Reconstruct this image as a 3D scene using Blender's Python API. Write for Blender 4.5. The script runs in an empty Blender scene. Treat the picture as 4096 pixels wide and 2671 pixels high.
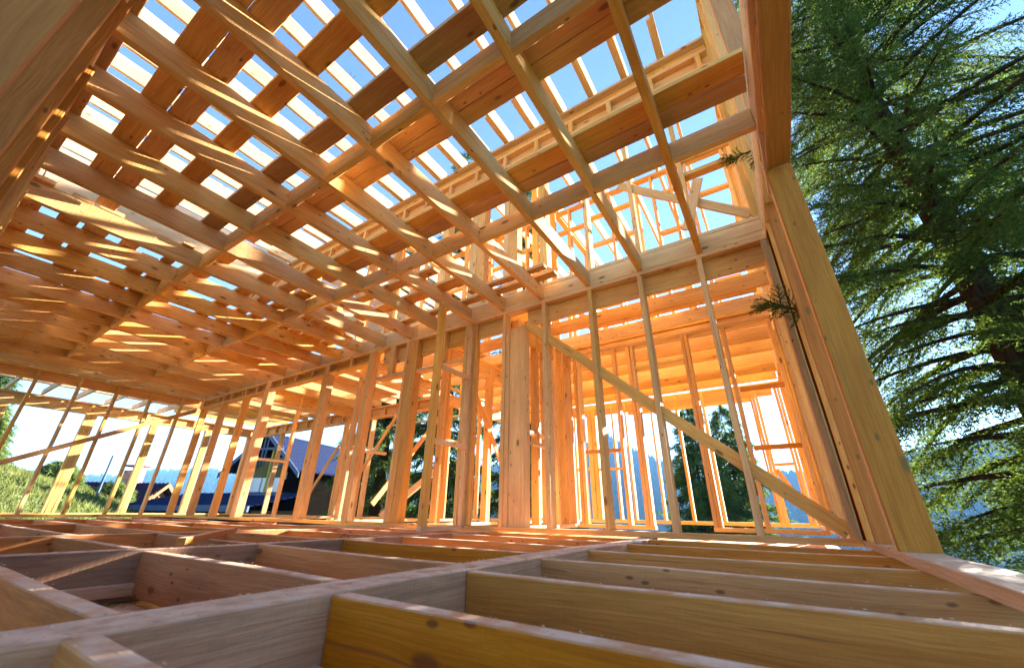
import bpy, bmesh, math, random
import numpy as np
from mathutils import Vector, Matrix
random.seed(7)
rng = np.random.default_rng(11)
C = bpy.context.scene.collection
scene = bpy.context.scene
ORD = ['first','second','third','fourth','fifth','sixth','seventh','eighth','ninth','tenth','eleventh','twelfth',
       'thirteenth','fourteenth','fifteenth','sixteenth','seventeenth','eighteenth','nineteenth','twentieth',
       'twenty-first','twenty-second','twenty-third','twenty-fourth']

# ------------------------------------------------------------------ materials
def new_mat(name):
    m = bpy.data.materials.new(name); m.use_nodes = True
    nt = m.node_tree; nt.nodes.clear()
    return m, nt, nt.nodes, nt.links

def nd(ns, t, **kw):
    n = ns.new(t)
    for k, v in kw.items():
        if k in ('operation', 'blend_type', 'data_type', 'noise_dimensions', 'feature', 'wave_type', 'bands_direction', 'vector_type', 'interpolation', 'distance'):
            setattr(n, k, v)
        else:
            n.inputs[k].default_value = v
    return n

def mixc(ns, ls, fac, a, b, blend='MIX'):
    n = ns.new('ShaderNodeMix'); n.data_type = 'RGBA'; n.blend_type = blend
    for i, s in ((0, fac), (6, a), (7, b)):
        if hasattr(s, 'default_value') or hasattr(s, 'is_linked'):
            ls.new(s, n.inputs[i])
        else:
            n.inputs[i].default_value = s if i == 0 else (*s, 1.0)
    return n.outputs[2]

def ramp(ns, ls, src, p0, p1, c0=(0, 0, 0), c1=(1, 1, 1)):
    n = ns.new('ShaderNodeValToRGB'); ls.new(src, n.inputs[0])
    e = n.color_ramp.elements
    e[0].position = p0; e[0].color = (*c0, 1); e[1].position = p1; e[1].color = (*c1, 1)
    return n.outputs[0]

def wood(name, light, dark, knot=(0.16, 0.06, 0.02), var=0.16, stain=None, stain_amt=0.0, saw=0.5, rough=0.72, skylit_dust=False):
    """sawn softwood: grain along the local x axis of every timber"""
    m, nt, ns, ls = new_mat(name)
    out = ns.new('ShaderNodeOutputMaterial'); bs = ns.new('ShaderNodeBsdfPrincipled')
    ls.new(bs.outputs[0], out.inputs[0])
    bs.inputs['Roughness'].default_value = rough
    bs.inputs['Specular IOR Level'].default_value = 0.3
    tc = ns.new('ShaderNodeTexCoord'); oi = ns.new('ShaderNodeObjectInfo')
    mul = nd(ns, 'ShaderNodeMath', operation='MULTIPLY'); ls.new(oi.outputs['Random'], mul.inputs[0]); mul.inputs[1].default_value = 73.0
    add = nd(ns, 'ShaderNodeVectorMath', operation='ADD'); ls.new(tc.outputs['Object'], add.inputs[0]); ls.new(mul.outputs[0], add.inputs[1])
    # slow warp so that the grain is not ruler straight
    wn = nd(ns, 'ShaderNodeTexNoise', Scale=1.3, Detail=2.0); ls.new(add.outputs[0], wn.inputs['Vector'])
    wsc = nd(ns, 'ShaderNodeVectorMath', operation='SCALE'); ls.new(wn.outputs['Color'], wsc.inputs[0]); wsc.inputs['Scale'].default_value = 0.06
    wadd = nd(ns, 'ShaderNodeVectorMath', operation='ADD'); ls.new(add.outputs[0], wadd.inputs[0]); ls.new(wsc.outputs[0], wadd.inputs[1])
    mp = ns.new('ShaderNodeMapping'); ls.new(wadd.outputs[0], mp.inputs[0]); mp.inputs['Scale'].default_value = (1.4, 34, 34)
    g1 = nd(ns, 'ShaderNodeTexNoise', Scale=1.0, Detail=4.0, Roughness=0.6); ls.new(mp.outputs[0], g1.inputs['Vector'])
    grain = ramp(ns, ls, g1.outputs['Fac'], 0.32, 0.70)
    col = mixc(ns, ls, grain, dark, light)
    # broad tone patches
    mp2 = ns.new('ShaderNodeMapping'); ls.new(add.outputs[0], mp2.inputs[0]); mp2.inputs['Scale'].default_value = (1.2, 5, 5)
    g2 = nd(ns, 'ShaderNodeTexNoise', Scale=1.0, Detail=3.0); ls.new(mp2.outputs[0], g2.inputs['Vector'])
    patch = ramp(ns, ls, g2.outputs['Fac'], 0.35, 0.7, (0.80, 0.76, 0.72), (1.05, 1.04, 1.02))
    col = mixc(ns, ls, 0.8, col, patch, 'MULTIPLY')
    mpf = ns.new('ShaderNodeMapping'); ls.new(wadd.outputs[0], mpf.inputs[0]); mpf.inputs['Scale'].default_value = (3.5, 150, 150)
    gf = nd(ns, 'ShaderNodeTexNoise', Scale=1.0, Detail=3.0, Roughness=0.7); ls.new(mpf.outputs[0], gf.inputs['Vector'])
    fine_ = ramp(ns, ls, gf.outputs['Fac'], 0.34, 0.62, (0.74, 0.66, 0.58), (1.03, 1.03, 1.03))
    col = mixc(ns, ls, 0.75, col, fine_, 'MULTIPLY')
    # knots
    mp3 = ns.new('ShaderNodeMapping'); ls.new(wadd.outputs[0], mp3.inputs[0]); mp3.inputs['Scale'].default_value = (2.6, 6.5, 6.5)
    vo = nd(ns, 'ShaderNodeTexVoronoi', Scale=1.0); ls.new(mp3.outputs[0], vo.inputs['Vector'])
    sep = ns.new('ShaderNodeSeparateColor'); ls.new(vo.outputs['Color'], sep.inputs[0])
    lt = nd(ns, 'ShaderNodeMath', operation='LESS_THAN'); ls.new(sep.outputs[0], lt.inputs[0]); lt.inputs[1].default_value = 0.62
    kn = ramp(ns, ls, vo.outputs['Distance'], 0.085, 0.14, (1, 1, 1), (0, 0, 0))
    halo = ramp(ns, ls, vo.outputs['Distance'], 0.10, 0.34, (1, 1, 1), (0, 0, 0))
    km = nd(ns, 'ShaderNodeMath', operation='MULTIPLY'); ls.new(kn, km.inputs[0]); ls.new(lt.outputs[0], km.inputs[1])
    hm = nd(ns, 'ShaderNodeMath', operation='MULTIPLY'); ls.new(halo, hm.inputs[0]); ls.new(lt.outputs[0], hm.inputs[1])
    hm2 = nd(ns, 'ShaderNodeMath', operation='MULTIPLY'); ls.new(hm.outputs[0], hm2.inputs[0]); hm2.inputs[1].default_value = 0.28
    col = mixc(ns, ls, hm2.outputs[0], col, tuple(c * 0.7 for c in dark))
    km2 = nd(ns, 'ShaderNodeMath', operation='MULTIPLY'); ls.new(km.outputs[0], km2.inputs[0]); km2.inputs[1].default_value = 0.8
    col = mixc(ns, ls, km2.outputs[0], col, knot)
    mp7 = ns.new('ShaderNodeMapping'); ls.new(wadd.outputs[0], mp7.inputs[0]); mp7.inputs['Scale'].default_value = (6.5, 15, 15)
    v2_ = nd(ns, 'ShaderNodeTexVoronoi', Scale=1.0); ls.new(mp7.outputs[0], v2_.inputs['Vector'])
    se2 = ns.new('ShaderNodeSeparateColor'); ls.new(v2_.outputs['Color'], se2.inputs[0])
    l2 = nd(ns, 'ShaderNodeMath', operation='LESS_THAN'); ls.new(se2.outputs[1], l2.inputs[0]); l2.inputs[1].default_value = 0.38
    pk = ramp(ns, ls, v2_.outputs['Distance'], 0.09, 0.15, (.8,) * 3, (0, 0, 0))
    pm = nd(ns, 'ShaderNodeMath', operation='MULTIPLY'); ls.new(pk, pm.inputs[0]); ls.new(l2.outputs[0], pm.inputs[1])
    col = mixc(ns, ls, pm.outputs[0], col, tuple(c * .8 for c in knot))
    mp8 = ns.new('ShaderNodeMapping'); ls.new(wadd.outputs[0], mp8.inputs[0]); mp8.inputs['Scale'].default_value = (.9, 48, 48)
    ck = nd(ns, 'ShaderNodeTexNoise', Scale=1.0, Detail=1.0); ls.new(mp8.outputs[0], ck.inputs['Vector'])
    cf = ramp(ns, ls, ck.outputs['Fac'], 0.715, 0.735, (0, 0, 0), (.6,) * 3)
    col = mixc(ns, ls, cf, col, tuple(c * 1.3 for c in knot))
    # weather stains with a shape of their own
    if stain:
        sn = nd(ns, 'ShaderNodeTexNoise', Scale=2.3, Detail=6.0, Roughness=0.65)
        mp4 = ns.new('ShaderNodeMapping'); ls.new(add.outputs[0], mp4.inputs[0]); mp4.inputs['Scale'].default_value = (0.9, 3, 3)
        ls.new(mp4.outputs[0], sn.inputs['Vector'])
        sf = ramp(ns, ls, sn.outputs['Fac'], 0.62 - 0.22 * stain_amt, 0.72, (0, 0, 0), (stain_amt,) * 3)
        col = mixc(ns, ls, sf, col, stain)
    # per timber tone
    hs = ns.new('ShaderNodeHueSaturation'); ls.new(col, hs.inputs['Color'])
    for sock, lo, hi in (('Value', 1 - var, 1 + var), ('Hue', 0.492, 0.504), ('Saturation', 0.88, 1.08)):
        mr = ns.new('ShaderNodeMapRange'); mr.inputs['To Min'].default_value = lo; mr.inputs['To Max'].default_value = hi
        if sock == 'Value':
            ls.new(oi.outputs['Random'], mr.inputs['Value'])
        else:
            fr = nd(ns, 'ShaderNodeMath', operation='FRACT'); mm = nd(ns, 'ShaderNodeMath', operation='MULTIPLY')
            ls.new(oi.outputs['Random'], mm.inputs[0]); mm.inputs[1].default_value = 7.31 if sock == 'Hue' else 13.7
            ls.new(mm.outputs[0], fr.inputs[0]); ls.new(fr.outputs[0], mr.inputs['Value'])
        ls.new(mr.outputs[0], hs.inputs[sock])
    final = hs.outputs[0]
    if skylit_dust:                      # sky-lit paleness of upward faces put into the colour, along with sawdust
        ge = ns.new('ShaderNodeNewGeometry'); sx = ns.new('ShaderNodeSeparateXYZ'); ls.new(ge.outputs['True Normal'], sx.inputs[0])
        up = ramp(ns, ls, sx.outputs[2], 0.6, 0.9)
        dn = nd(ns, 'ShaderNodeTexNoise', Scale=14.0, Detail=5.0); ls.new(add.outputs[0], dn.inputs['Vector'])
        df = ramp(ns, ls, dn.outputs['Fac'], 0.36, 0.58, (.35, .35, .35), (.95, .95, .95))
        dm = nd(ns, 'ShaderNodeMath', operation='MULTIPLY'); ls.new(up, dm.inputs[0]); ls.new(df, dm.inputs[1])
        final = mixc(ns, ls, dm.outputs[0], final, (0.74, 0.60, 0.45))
    ls.new(final, bs.inputs['Base Color'])
    # saw marks across the grain and fibres along it
    mp5 = ns.new('ShaderNodeMapping'); ls.new(wadd.outputs[0], mp5.inputs[0]); mp5.inputs['Scale'].default_value = (85, 8, 8)
    s1 = nd(ns, 'ShaderNodeTexNoise', Scale=1.0, Detail=2.0); ls.new(mp5.outputs[0], s1.inputs['Vector'])
    mp6 = ns.new('ShaderNodeMapping'); ls.new(wadd.outputs[0], mp6.inputs[0]); mp6.inputs['Scale'].default_value = (9, 130, 130)
    s2 = nd(ns, 'ShaderNodeTexNoise', Scale=1.0, Detail=2.0); ls.new(mp6.outputs[0], s2.inputs['Vector'])
    sm = nd(ns, 'ShaderNodeMath', operation='ADD'); ls.new(s1.outputs['Fac'], sm.inputs[0]); ls.new(s2.outputs['Fac'], sm.inputs[1])
    bp = ns.new('ShaderNodeBump'); bp.inputs['Strength'].default_value = saw; bp.inputs['Distance'].default_value = 0.004
    ls.new(sm.outputs[0], bp.inputs['Height']); ls.new(bp.outputs[0], bs.inputs['Normal'])
    return m

def plain(name, col, rough=0.6, noise=0.0, scale=8.0, metal=0.0, bump=0.0, stretch=(1, 1, 1), coord='Object'):
    m, nt, ns, ls = new_mat(name)
    out = ns.new('ShaderNodeOutputMaterial'); bs = ns.new('ShaderNodeBsdfPrincipled')
    ls.new(bs.outputs[0], out.inputs[0])
    bs.inputs['Roughness'].default_value = rough; bs.inputs['Metallic'].default_value = metal; bs.inputs['Specular IOR Level'].default_value = .5 if metal or rough < .2 else 0.0
    bs.inputs['Base Color'].default_value = (*col, 1)
    if noise:
        tc = ns.new('ShaderNodeTexCoord'); mp = ns.new('ShaderNodeMapping'); mp.inputs['Scale'].default_value = stretch
        ls.new(tc.outputs[coord], mp.inputs[0])
        n = nd(ns, 'ShaderNodeTexNoise', Scale=scale, Detail=5.0); ls.new(mp.outputs[0], n.inputs['Vector'])
        c = ramp(ns, ls, n.outputs['Fac'], 0.3, 0.7, tuple(x * (1 - noise) for x in col), tuple(min(1, x * (1 + noise)) for x in col))
        ls.new(c, bs.inputs['Base Color'])
        if bump:
            bp = ns.new('ShaderNodeBump'); bp.inputs['Strength'].default_value = bump; bp.inputs['Distance'].default_value = 0.02
            ls.new(n.outputs['Fac'], bp.inputs['Height']); ls.new(bp.outputs[0], bs.inputs['Normal'])
    return m

def leaf(name, col, trans, var=0.35, tmix=0.45, spec=.12):
    m, nt, ns, ls = new_mat(name)
    out = ns.new('ShaderNodeOutputMaterial'); bs = ns.new('ShaderNodeBsdfPrincipled'); tr = ns.new('ShaderNodeBsdfTranslucent')
    mx = ns.new('ShaderNodeMixShader'); mx.inputs[0].default_value = tmix
    ls.new(bs.outputs[0], mx.inputs[1]); ls.new(tr.outputs[0], mx.inputs[2]); ls.new(mx.outputs[0], out.inputs[0])
    bs.inputs['Roughness'].default_value = 0.75; bs.inputs['Specular IOR Level'].default_value = spec
    ge = ns.new('ShaderNodeNewGeometry')
    for c, tgt in ((col, bs.inputs['Base Color']), (trans, tr.inputs['Color'])):
        r = ramp(ns, ls, ge.outputs['Random Per Island'], 0.0, 1.0, tuple(x * (1 - var) for x in c), tuple(min(1, x * (1 + var)) for x in c))
        ls.new(r, tgt)
    return m

PINE = wood('fresh_pine', (0.80, 0.515, 0.185), (0.715, 0.405, 0.118))
PINE_B = wood('board_pine', (0.77, 0.45, 0.15), (0.67, 0.345, 0.095), var=0.15, saw=0.7)
PINE_F = wood('floor_pine', (0.63, 0.285, 0.058), (0.49, 0.198, 0.026), stain=(0.12, 0.075, 0.05), stain_amt=0.2, skylit_dust=True)
DARKW = wood('stained_pine', (0.36, 0.185, 0.085), (0.25, 0.12, 0.05), stain=(0.06, 0.035, 0.03), stain_amt=0.6, skylit_dust=True)
GREY = wood('weathered_pine', (0.60, 0.345, 0.195), (0.43, 0.225, 0.115), stain=(0.09, 0.07, 0.06), stain_amt=0.5, saw=0.9, var=0.1, skylit_dust=True)
OLIVE = wood('treated_pine', (0.54, 0.24, 0.05), (0.43, 0.17, 0.03), var=0.1, saw=0.35, knot=(0.14, 0.10, 0.03))
PALE = wood('pale_pine', (0.82, 0.63, 0.40), (0.74, 0.52, 0.28), var=0.10)
BARK = plain('bark', (0.055, 0.022, 0.010), 0.9, 0.6, 18.0, bump=0.9, stretch=(0.4, 2, 2))
SPRUCEBARK = plain('spruce_bark', (0.045, 0.032, 0.024), 0.9, 0.55, 14.0, bump=1.0, stretch=(2, 2, 0.5))
SAWDUST = plain('sawdust', (0.68, 0.50, 0.32), 0.9, 0.3, 40.0)
INK = plain('dark_stain', (.02, .018, .03), .8)
STEEL = plain('galvanised_steel', (0.5, 0.5, 0.48), 0.4, metal=0.9)
DARKSTEEL = plain('dark_steel', (0.08, 0.08, 0.09), 0.5, metal=0.6)

# ------------------------------------------------------------------ helpers
def link(name, me, mat, parent=None):
    o = bpy.data.objects.new(name, me); C.objects.link(o)
    if mat and not me.materials: me.materials.append(mat)
    if parent: o.parent = parent
    return o

def tag(o, label, cat, group=None, kind=None):
    if label: o['label'] = label
    if cat: o['category'] = cat
    if group: o['group'] = group
    if kind: o['kind'] = kind
    return o

def empty(name, loc, label, cat, group=None):
    o = bpy.data.objects.new(name, None); C.objects.link(o); o.location = loc
    o.empty_display_size = 0.2
    return tag(o, label, cat, group)

def timber_mesh(L, W, H, bev=0.0035, warp=0.0018, ends=(0, 0)):
    """a sawn timber along x: chamfered edges, slightly crooked, seg by seg"""
    n = max(1, int(L / 0.45)); bev = min(bev, W * 0.2, H * 0.2)
    bm = bmesh.new(); rings = []
    hy, hz = W / 2, H / 2; b = bev
    prof = [(-hy + b, -hz), (hy - b, -hz), (hy, -hz + b), (hy, hz - b), (hy - b, hz), (-hy + b, hz), (-hy, hz - b), (-hy, -hz + b)]
    for i in range(n + 1):
        x = -L / 2 + L * i / n
        dy, dz = random.gauss(0, warp), random.gauss(0, warp)
        rings.append([bm.verts.new((x + (ends[0] * z if i == 0 else ends[1] * z if i == n else 0), y + dy, z + dz)) for y, z in prof])
    for a, c in zip(rings, rings[1:]):
        for k in range(8):
            bm.faces.new((a[k], a[(k + 1) % 8], c[(k + 1) % 8], c[k]))
    bm.faces.new(list(reversed(rings[0]))); bm.faces.new(rings[-1])
    bm.normal_update(); bmesh.ops.recalc_face_normals(bm, faces=bm.faces)
    me = bpy.data.meshes.new('timber'); bm.to_mesh(me); bm.free()
    return me

AX = {'x': Matrix.Identity(4), 'y': Matrix.Rotation(math.pi / 2, 4, 'Z'), 'z': Matrix.Rotation(-math.pi / 2, 4, 'Y')}
def timber(name, x, y, z, mat=None, ax=None, parent=None, warp=0.0018, bev=0.0035, jit=0.0, ends=(0, 0)):
    """axis aligned timber from three (min, max) ranges; grain runs along ax"""
    d = [x[1] - x[0], y[1] - y[0], z[1] - z[0]]
    if ax is None: ax = 'xyz'[d.index(max(d))]
    L, W, H = {'x': (d[0], d[1], d[2]), 'y': (d[1], d[0], d[2]), 'z': (d[2], d[1], d[0])}[ax]
    me = timber_mesh(L, W, H, bev, warp, ends)
    o = link(name, me, mat or PINE, parent)
    c = Vector(((x[0] + x[1]) / 2, (y[0] + y[1]) / 2, (z[0] + z[1]) / 2))
    M = Matrix.Translation(c) @ AX[ax]
    if jit: M = M @ Matrix.Rotation(random.gauss(0, jit), 4, 'Z')
    if parent: M = Matrix.Translation(parent.location).inverted() @ M
    o.matrix_local = M
    return o

def strut(name, p, q, w, h, mat=None, parent=None, up=(0, 0, 1), ends=(0, 0)):
    """a timber from p to q; h is measured along 'up', w across"""
    p, q = Vector(p), Vector(q); d = q - p; L = d.length; ex = d.normalized()
    ey = Vector(up).cross(ex).normalized(); ez = ex.cross(ey)
    M = Matrix((ex, ey, ez)).transposed().to_4x4(); M.translation = (p + q) / 2
    o = link(name, timber_mesh(L, w, h, ends=ends), mat or PINE, parent)
    if parent: M = Matrix.Translation(parent.location).inverted() @ M
    o.matrix_local = M
    return o

# ------------------------------------------------------------------ camera (solved from the photograph's vanishing points)
f, pit, yaw, rol = 1559.0, 0.42772, 0.57794, 0.01283
def axis_dirs():
    def d(az, el):
        v = (math.sin(az) * math.cos(el), -math.sin(el), math.cos(az) * math.cos(el))
        c, s = math.cos(pit), math.sin(pit); v = (v[0], v[1] * c + v[2] * s, -v[1] * s + v[2] * c)
        c, s = math.cos(rol), math.sin(rol); return Vector((v[0] * c - v[1] * s, v[0] * s + v[1] * c, v[2]))
    return d(yaw, 0), d(yaw - math.pi / 2, 0), d(0, math.pi / 2)
ex, ey, ez = axis_dirs()
cam = bpy.data.cameras.new('camera'); camo = bpy.data.objects.new('camera', cam); C.objects.link(camo)
cam.sensor_width = 36; cam.lens = 36 * f / 4096; cam.clip_start = 0.02; cam.clip_end = 30000
R = Matrix(((ex[0], -ex[1], -ex[2]), (ey[0], -ey[1], -ey[2]), (ez[0], -ez[1], -ez[2])))
camo.matrix_world = R.to_4x4()
scene.camera = camo
cam.dof.use_dof = True; cam.dof.focus_distance = 3.6; cam.dof.aperture_fstop = 2.8

# ------------------------------------------------------------------ ground floor platform
FT, FB = -0.207, -0.41           # top and bottom of floor joists
WALL_X, RY, LY = 4.14, -0.42, 12.65
beamY = [(1.09, 1.25), (2.93, 3.03), (4.70, 4.80), (7.75, 7.86), (10.5, 10.62)]
blab = ['weathered grey floor beam crossing the foreground, nearest the camera', 'dark stained floor beam second from the camera',
        'floor beam third from the camera with sunlit sawn top', 'floor beam fourth from the camera', 'floor beam nearest the left stud wall']
for i, (a, b) in enumerate(beamY):
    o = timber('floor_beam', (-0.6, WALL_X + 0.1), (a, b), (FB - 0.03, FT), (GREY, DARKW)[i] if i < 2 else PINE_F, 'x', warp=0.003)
    tag(o, blab[i], 'beam', 'floor beams running into the picture')
    if i == 1:
        bs_ = bmesh.new(); n_ = 14; L_, R_ = [], []
        for q in range(n_ + 1):
            t_ = q / n_; x_ = .71 + .015 * t_; w_ = .012 + .006 * random.random() - .004 * t_
            L_.append(bs_.verts.new((x_ - w_, a - .0025, FT - .012 - .17 * t_))); R_.append(bs_.verts.new((x_ + w_ * random.uniform(.6, 1.2), a - .0025, FT - .012 - .17 * t_)))
        for q in range(n_): bs_.faces.new((L_[q], R_[q], R_[q + 1], L_[q + 1]))
        me = bpy.data.meshes.new('paint_streak'); bs_.to_mesh(me); bs_.free()
        ps = link('paint_streak', me, INK, o); ps.matrix_local = o.matrix_local.inverted(); ps['label'] = 'dark ragged paint streak running down the beam face'
rowX = [[0.30, 0.815, 1.40, 1.99, 2.59, 3.34, 3.95], [0.37, 0.955, 1.545, 2.17, 2.78, 3.45, 4.0], [0.36, 0.94, 1.565, 2.13, 2.74, 3.36, 3.97],
        [0.42, 1.06, 1.68, 2.36, 2.98, 3.60], [0.5, 1.12, 1.74, 2.38, 3.0, 3.62], [0.46, 1.1, 1.72, 2.36, 3.0, 3.6]]
edges = [(-0.58, 1.088), (1.252, 2.928), (3.032, 4.698), (4.802, 7.748), (7.862, 10.498), (10.622, 12.65)]
bays = ['bay beside the right wall', 'bay left of the grey beam', 'third bay of the floor from the right', 'fourth bay of the floor from the right',
        'fifth bay of the floor from the right', 'far left bay of the floor']
for bi, (xs, (y0, y1)) in enumerate(zip(rowX, edges)):
    for i, x in enumerate(xs):
        mat = PINE_F
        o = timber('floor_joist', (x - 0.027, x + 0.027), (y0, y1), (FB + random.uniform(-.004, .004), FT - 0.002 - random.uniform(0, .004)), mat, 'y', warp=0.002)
        tag(o, '%s floor joist from the camera in the %s' % (ORD[i], bays[bi]), 'joist', 'floor joists on edge')
# joist stub and ledger details in the nearest bay
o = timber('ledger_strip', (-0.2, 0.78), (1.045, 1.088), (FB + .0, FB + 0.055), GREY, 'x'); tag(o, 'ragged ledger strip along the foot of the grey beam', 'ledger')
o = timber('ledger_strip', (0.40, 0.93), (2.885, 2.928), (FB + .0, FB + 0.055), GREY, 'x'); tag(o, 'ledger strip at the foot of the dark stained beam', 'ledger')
# subfloor with planks modelled in one sheet
bm = bmesh.new()
yy = -0.55
while yy < 12.6:
    w = random.uniform(.13, .16); z = FB - 0.035 + random.uniform(-.003, .003)
    bmesh.ops.create_cube(bm, size=1, matrix=Matrix.Translation((4.6, yy + w / 2, z - .0125)) @ Matrix.Diagonal((10.6, w - .006, .025, 1)))
    yy += w
me = bpy.data.meshes.new('subfloor'); bm.to_mesh(me); bm.free()
tag(link('subfloor', me, PINE_B), 'rough boards with sawdust closing the floor under the joists', 'subfloor')
# loose off-cut across the third bay
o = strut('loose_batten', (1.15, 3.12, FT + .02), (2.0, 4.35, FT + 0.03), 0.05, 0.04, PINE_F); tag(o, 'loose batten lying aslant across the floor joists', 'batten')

# wall plate bolts and a joist hanger
o = timber('steel_bracket', (3.41, 3.45), (1.0, 1.075), (FT + .002, FT + .016), STEEL, 'y', bev=.001, warp=0); tag(o, 'small perforated steel bracket on the floor by the centre wall', 'bracket')

# ------------------------------------------------------------------ centre wall (runs along y at x = 4.14)
P0, P1 = FT, -0.157
PT0, PT1 = 2.60, 2.65
W = empty('stud_wall', (WALL_X, 0, FT), 'long centre stud wall facing the camera with a diagonal brace at its right end', 'stud wall')
X0, X1 = WALL_X, WALL_X + 0.145
timber('bottom_plate', (X0, X1), (RY - .12 + .12, 4.9), (P0 + .001, P1), PINE, 'y', W)
timber('bottom_plate', (X0 + .004, X1), (4.903, LY), (P0 + .001, P1), PINE, 'y', W)
timber('top_plate', (X0, X1), (RY, 4.62), (PT0, PT1), PINE, 'y', W)
timber('top_plate', (X0 + .002, X1), (4.623, LY), (PT0, PT1), PINE, 'y', W)
def stud(y0, y1, z1=PT0, mat=None, x0=X0, x1=X1, z0=P1, par=None, nm='stud'):
    return timber(nm, (x0, x1), (y0, y1), (z0, z1), mat or PINE, 'z', par or W, warp=0.0025)
for y in (0.203, 0.867, 1.507, 2.172): stud(y, y + .055)
stud(RY + .005, RY + .06)
# built up post of four planks
for k, (a, b) in enumerate(((2.815, 2.862), (2.758, 2.813), (2.53, 2.756), (2.505, 2.528))):
    stud(a, b, z1=PT0 if k == 0 else 2.36, x0=X0 + (0, .02, .045, .03)[k])
for a, b in ((3.50, 3.555), (3.42, 3.497)): stud(a, b)
stud(3.36, 3.415, x0=X0 + .06)
for a, b, zz in ((4.79, 4.835, PT0), (4.69, 4.786, 2.6), (4.55, 4.687, PT0)): stud(a, b, zz)
for a, b in ((5.735, 5.795), (5.66, 5.733)): stud(a, b)
for a, b in ((7.06, 7.14), (6.96, 7.057)): stud(a, b)
for a, b in ((9.30, 9.352), (9.24, 9.297), (9.15, 9.237), (10.24, 10.30), (11.35, 11.41), (12.5, 12.56)): stud(a, b)
# let-in header boards and headers
timber('header', (X1 - .05, X1 - .005), (RY, 2.5), (2.36, 2.598), PINE, 'y', W)
timber('header', (X1 - .048, X1 - .005), (2.87, 3.39), (2.36, 2.598), PINE, 'y', W)
timber('header', (X1 - .05, X1 - .006), (3.56, 4.54), (2.33, 2.598), PINE, 'y', W)
timber('header', (X1 - .05, X1 - .006), (4.84, 5.5), (2.33, 2.598), PINE, 'y', W)
timber('header', (X0 + .006, X1 - .003), (4.84, 5.51), (2.045, 2.095), PINE, 'y', W)
timber('header', (X0 + .006, X1 - .003), (3.56, 4.54), (2.02, 2.07), PINE, 'y', W)
timber('header', (X0 + .004, X1 - .003), (5.80, 6.95), (2.40, 2.445), PINE, 'y', W)
timber('header', (X0 + .004, X1 - .003), (7.145, 9.23), (2.40, 2.445), PINE, 'y', W)
timber('header', (X0 + .004, X1 - .003), (9.36, 12.5), (2.40, 2.445), PINE, 'y', W)
timber('header', (X1 - .045, X1 - .008), (5.80, 12.5), (2.448, 2.598), PINE_B, 'y', W)
for y in (6.3, 7.55, 8.15, 8.7, 9.75, 10.4, 11.0, 11.7): timber('cripple', (X0 + .01, X1 - .05), (y, y + .05), (2.447, 2.598), PINE, 'z', W)
for y in (5.12, 3.95): timber('cripple', (X0 + .01, X1 - .055), (y, y + .12), (2.1, 2.598), PINE, 'z', W)
br = strut('diagonal_brace', (X0 + .072, 2.50, 2.385), (X0 + .072, -0.36, -0.115), 0.035, 0.115, PINE, W, up=(0, 1, 0))
br['label'] = 'long diagonal brace let into the studs'
# short return wall under the sixth joist
S = empty('return_wall', (3.43, 3.4, FT), 'short return wall of two studs and rails joining the centre wall', 'stud wall')
timber('bottom_plate', (3.43, WALL_X - .002), (3.39, 3.45), (FT + .001, -.157), PALE, 'x', S)
timber('top_plate', (3.42, WALL_X - .002), (3.39, 3.45), (2.60, 2.648), PINE, 'x', S)
timber('stud', (3.43, 3.53), (3.388, 3.45), (-.156, 2.599), PINE, 'z', S)
for z in (1.70, 0.745): timber('rail', (3.532, WALL_X - .002), (3.395, 3.445), (z, z + .055), PALE, 'x', S)
for z in (0.76, ): timber('rail', (4.30, 4.72), (2.47, 2.52), (z, z + .045), PALE, 'x', W)

# ------------------------------------------------------------------ left wall (runs along x at y = 12.65)
Wl = empty('stud_wall', (0, LY, FT), 'far left stud wall of slender studs crossed by a long rising brace', 'stud wall')
timber('bottom_plate', (-0.3, WALL_X), (LY, LY + .14), (P0 + .001, P1), PINE, 'x', Wl)
timber('top_plate', (-0.3, WALL_X), (LY, LY + .14), (PT0, PT1), PINE, 'x', Wl)
timber('header', (-0.3, WALL_X), (LY + .05, LY + .1), (2.42, 2.598), PINE_B, 'x', Wl)
for x in (-.12, .5, 1.13, 1.78, 2.42, 3.06, 3.70): timber('stud', (x, x + .055), (LY, LY + .12), (P1, PT0), PINE, 'z', Wl, warp=.004)
strut('diagonal_brace', (0.2, LY - .02, 0.14), (WALL_X, LY - .02, 2.38), .03, .10, PINE, Wl, up=(0, 0, 1))

# ------------------------------------------------------------------ right wall: sill, corner post of planks, header over the opening
Wr = empty('stud_wall', (2.9, -.5, FT), 'right outer wall of close studs starting at a broad olive corner post', 'stud wall')
timber('bottom_plate', (-1.0, 10.0), (-.58, RY), (P0 + .001, P1), PALE, 'x', Wr, warp=.002)
p = timber('corner_post', (2.90, 2.945), (-.58, RY), (P1, 2.40), OLIVE, 'z', Wr); p['label'] = 'broad olive tinted plank face of the corner post'
timber('stud', (2.949, 2.985), (-.575, RY - .002), (P1, 2.45), PALE, 'z', Wr)
timber('stud', (2.989, 3.04), (-.57, RY - .004), (P1, 2.6), PINE, 'z', Wr)
timber('stud', (3.57, 3.615), (-.56, RY - .002), (P1, 2.6), OLIVE, 'z', Wr)
timber('stud', (3.86, 3.92), (-.56, RY + .0), (P1, 2.6), PINE, 'z', Wr)
timber('stud', (4.3, 4.35), (-.56, RY), (P1, 2.6), PINE, 'z', Wr)
o = timber('bark_plank', (3.93, 4.12), (-.47, RY - .004), (P1, 2.6), BARK, 'z', Wr)
for x in (4.9, 5.5, 6.12, 6.3, 6.75, 7.3, 7.9, 8.5, 9.1, 9.7, 9.82): timber('stud', (x, x + .05), (-.56, RY), (P1, 2.6), PINE, 'z', Wr)
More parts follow.
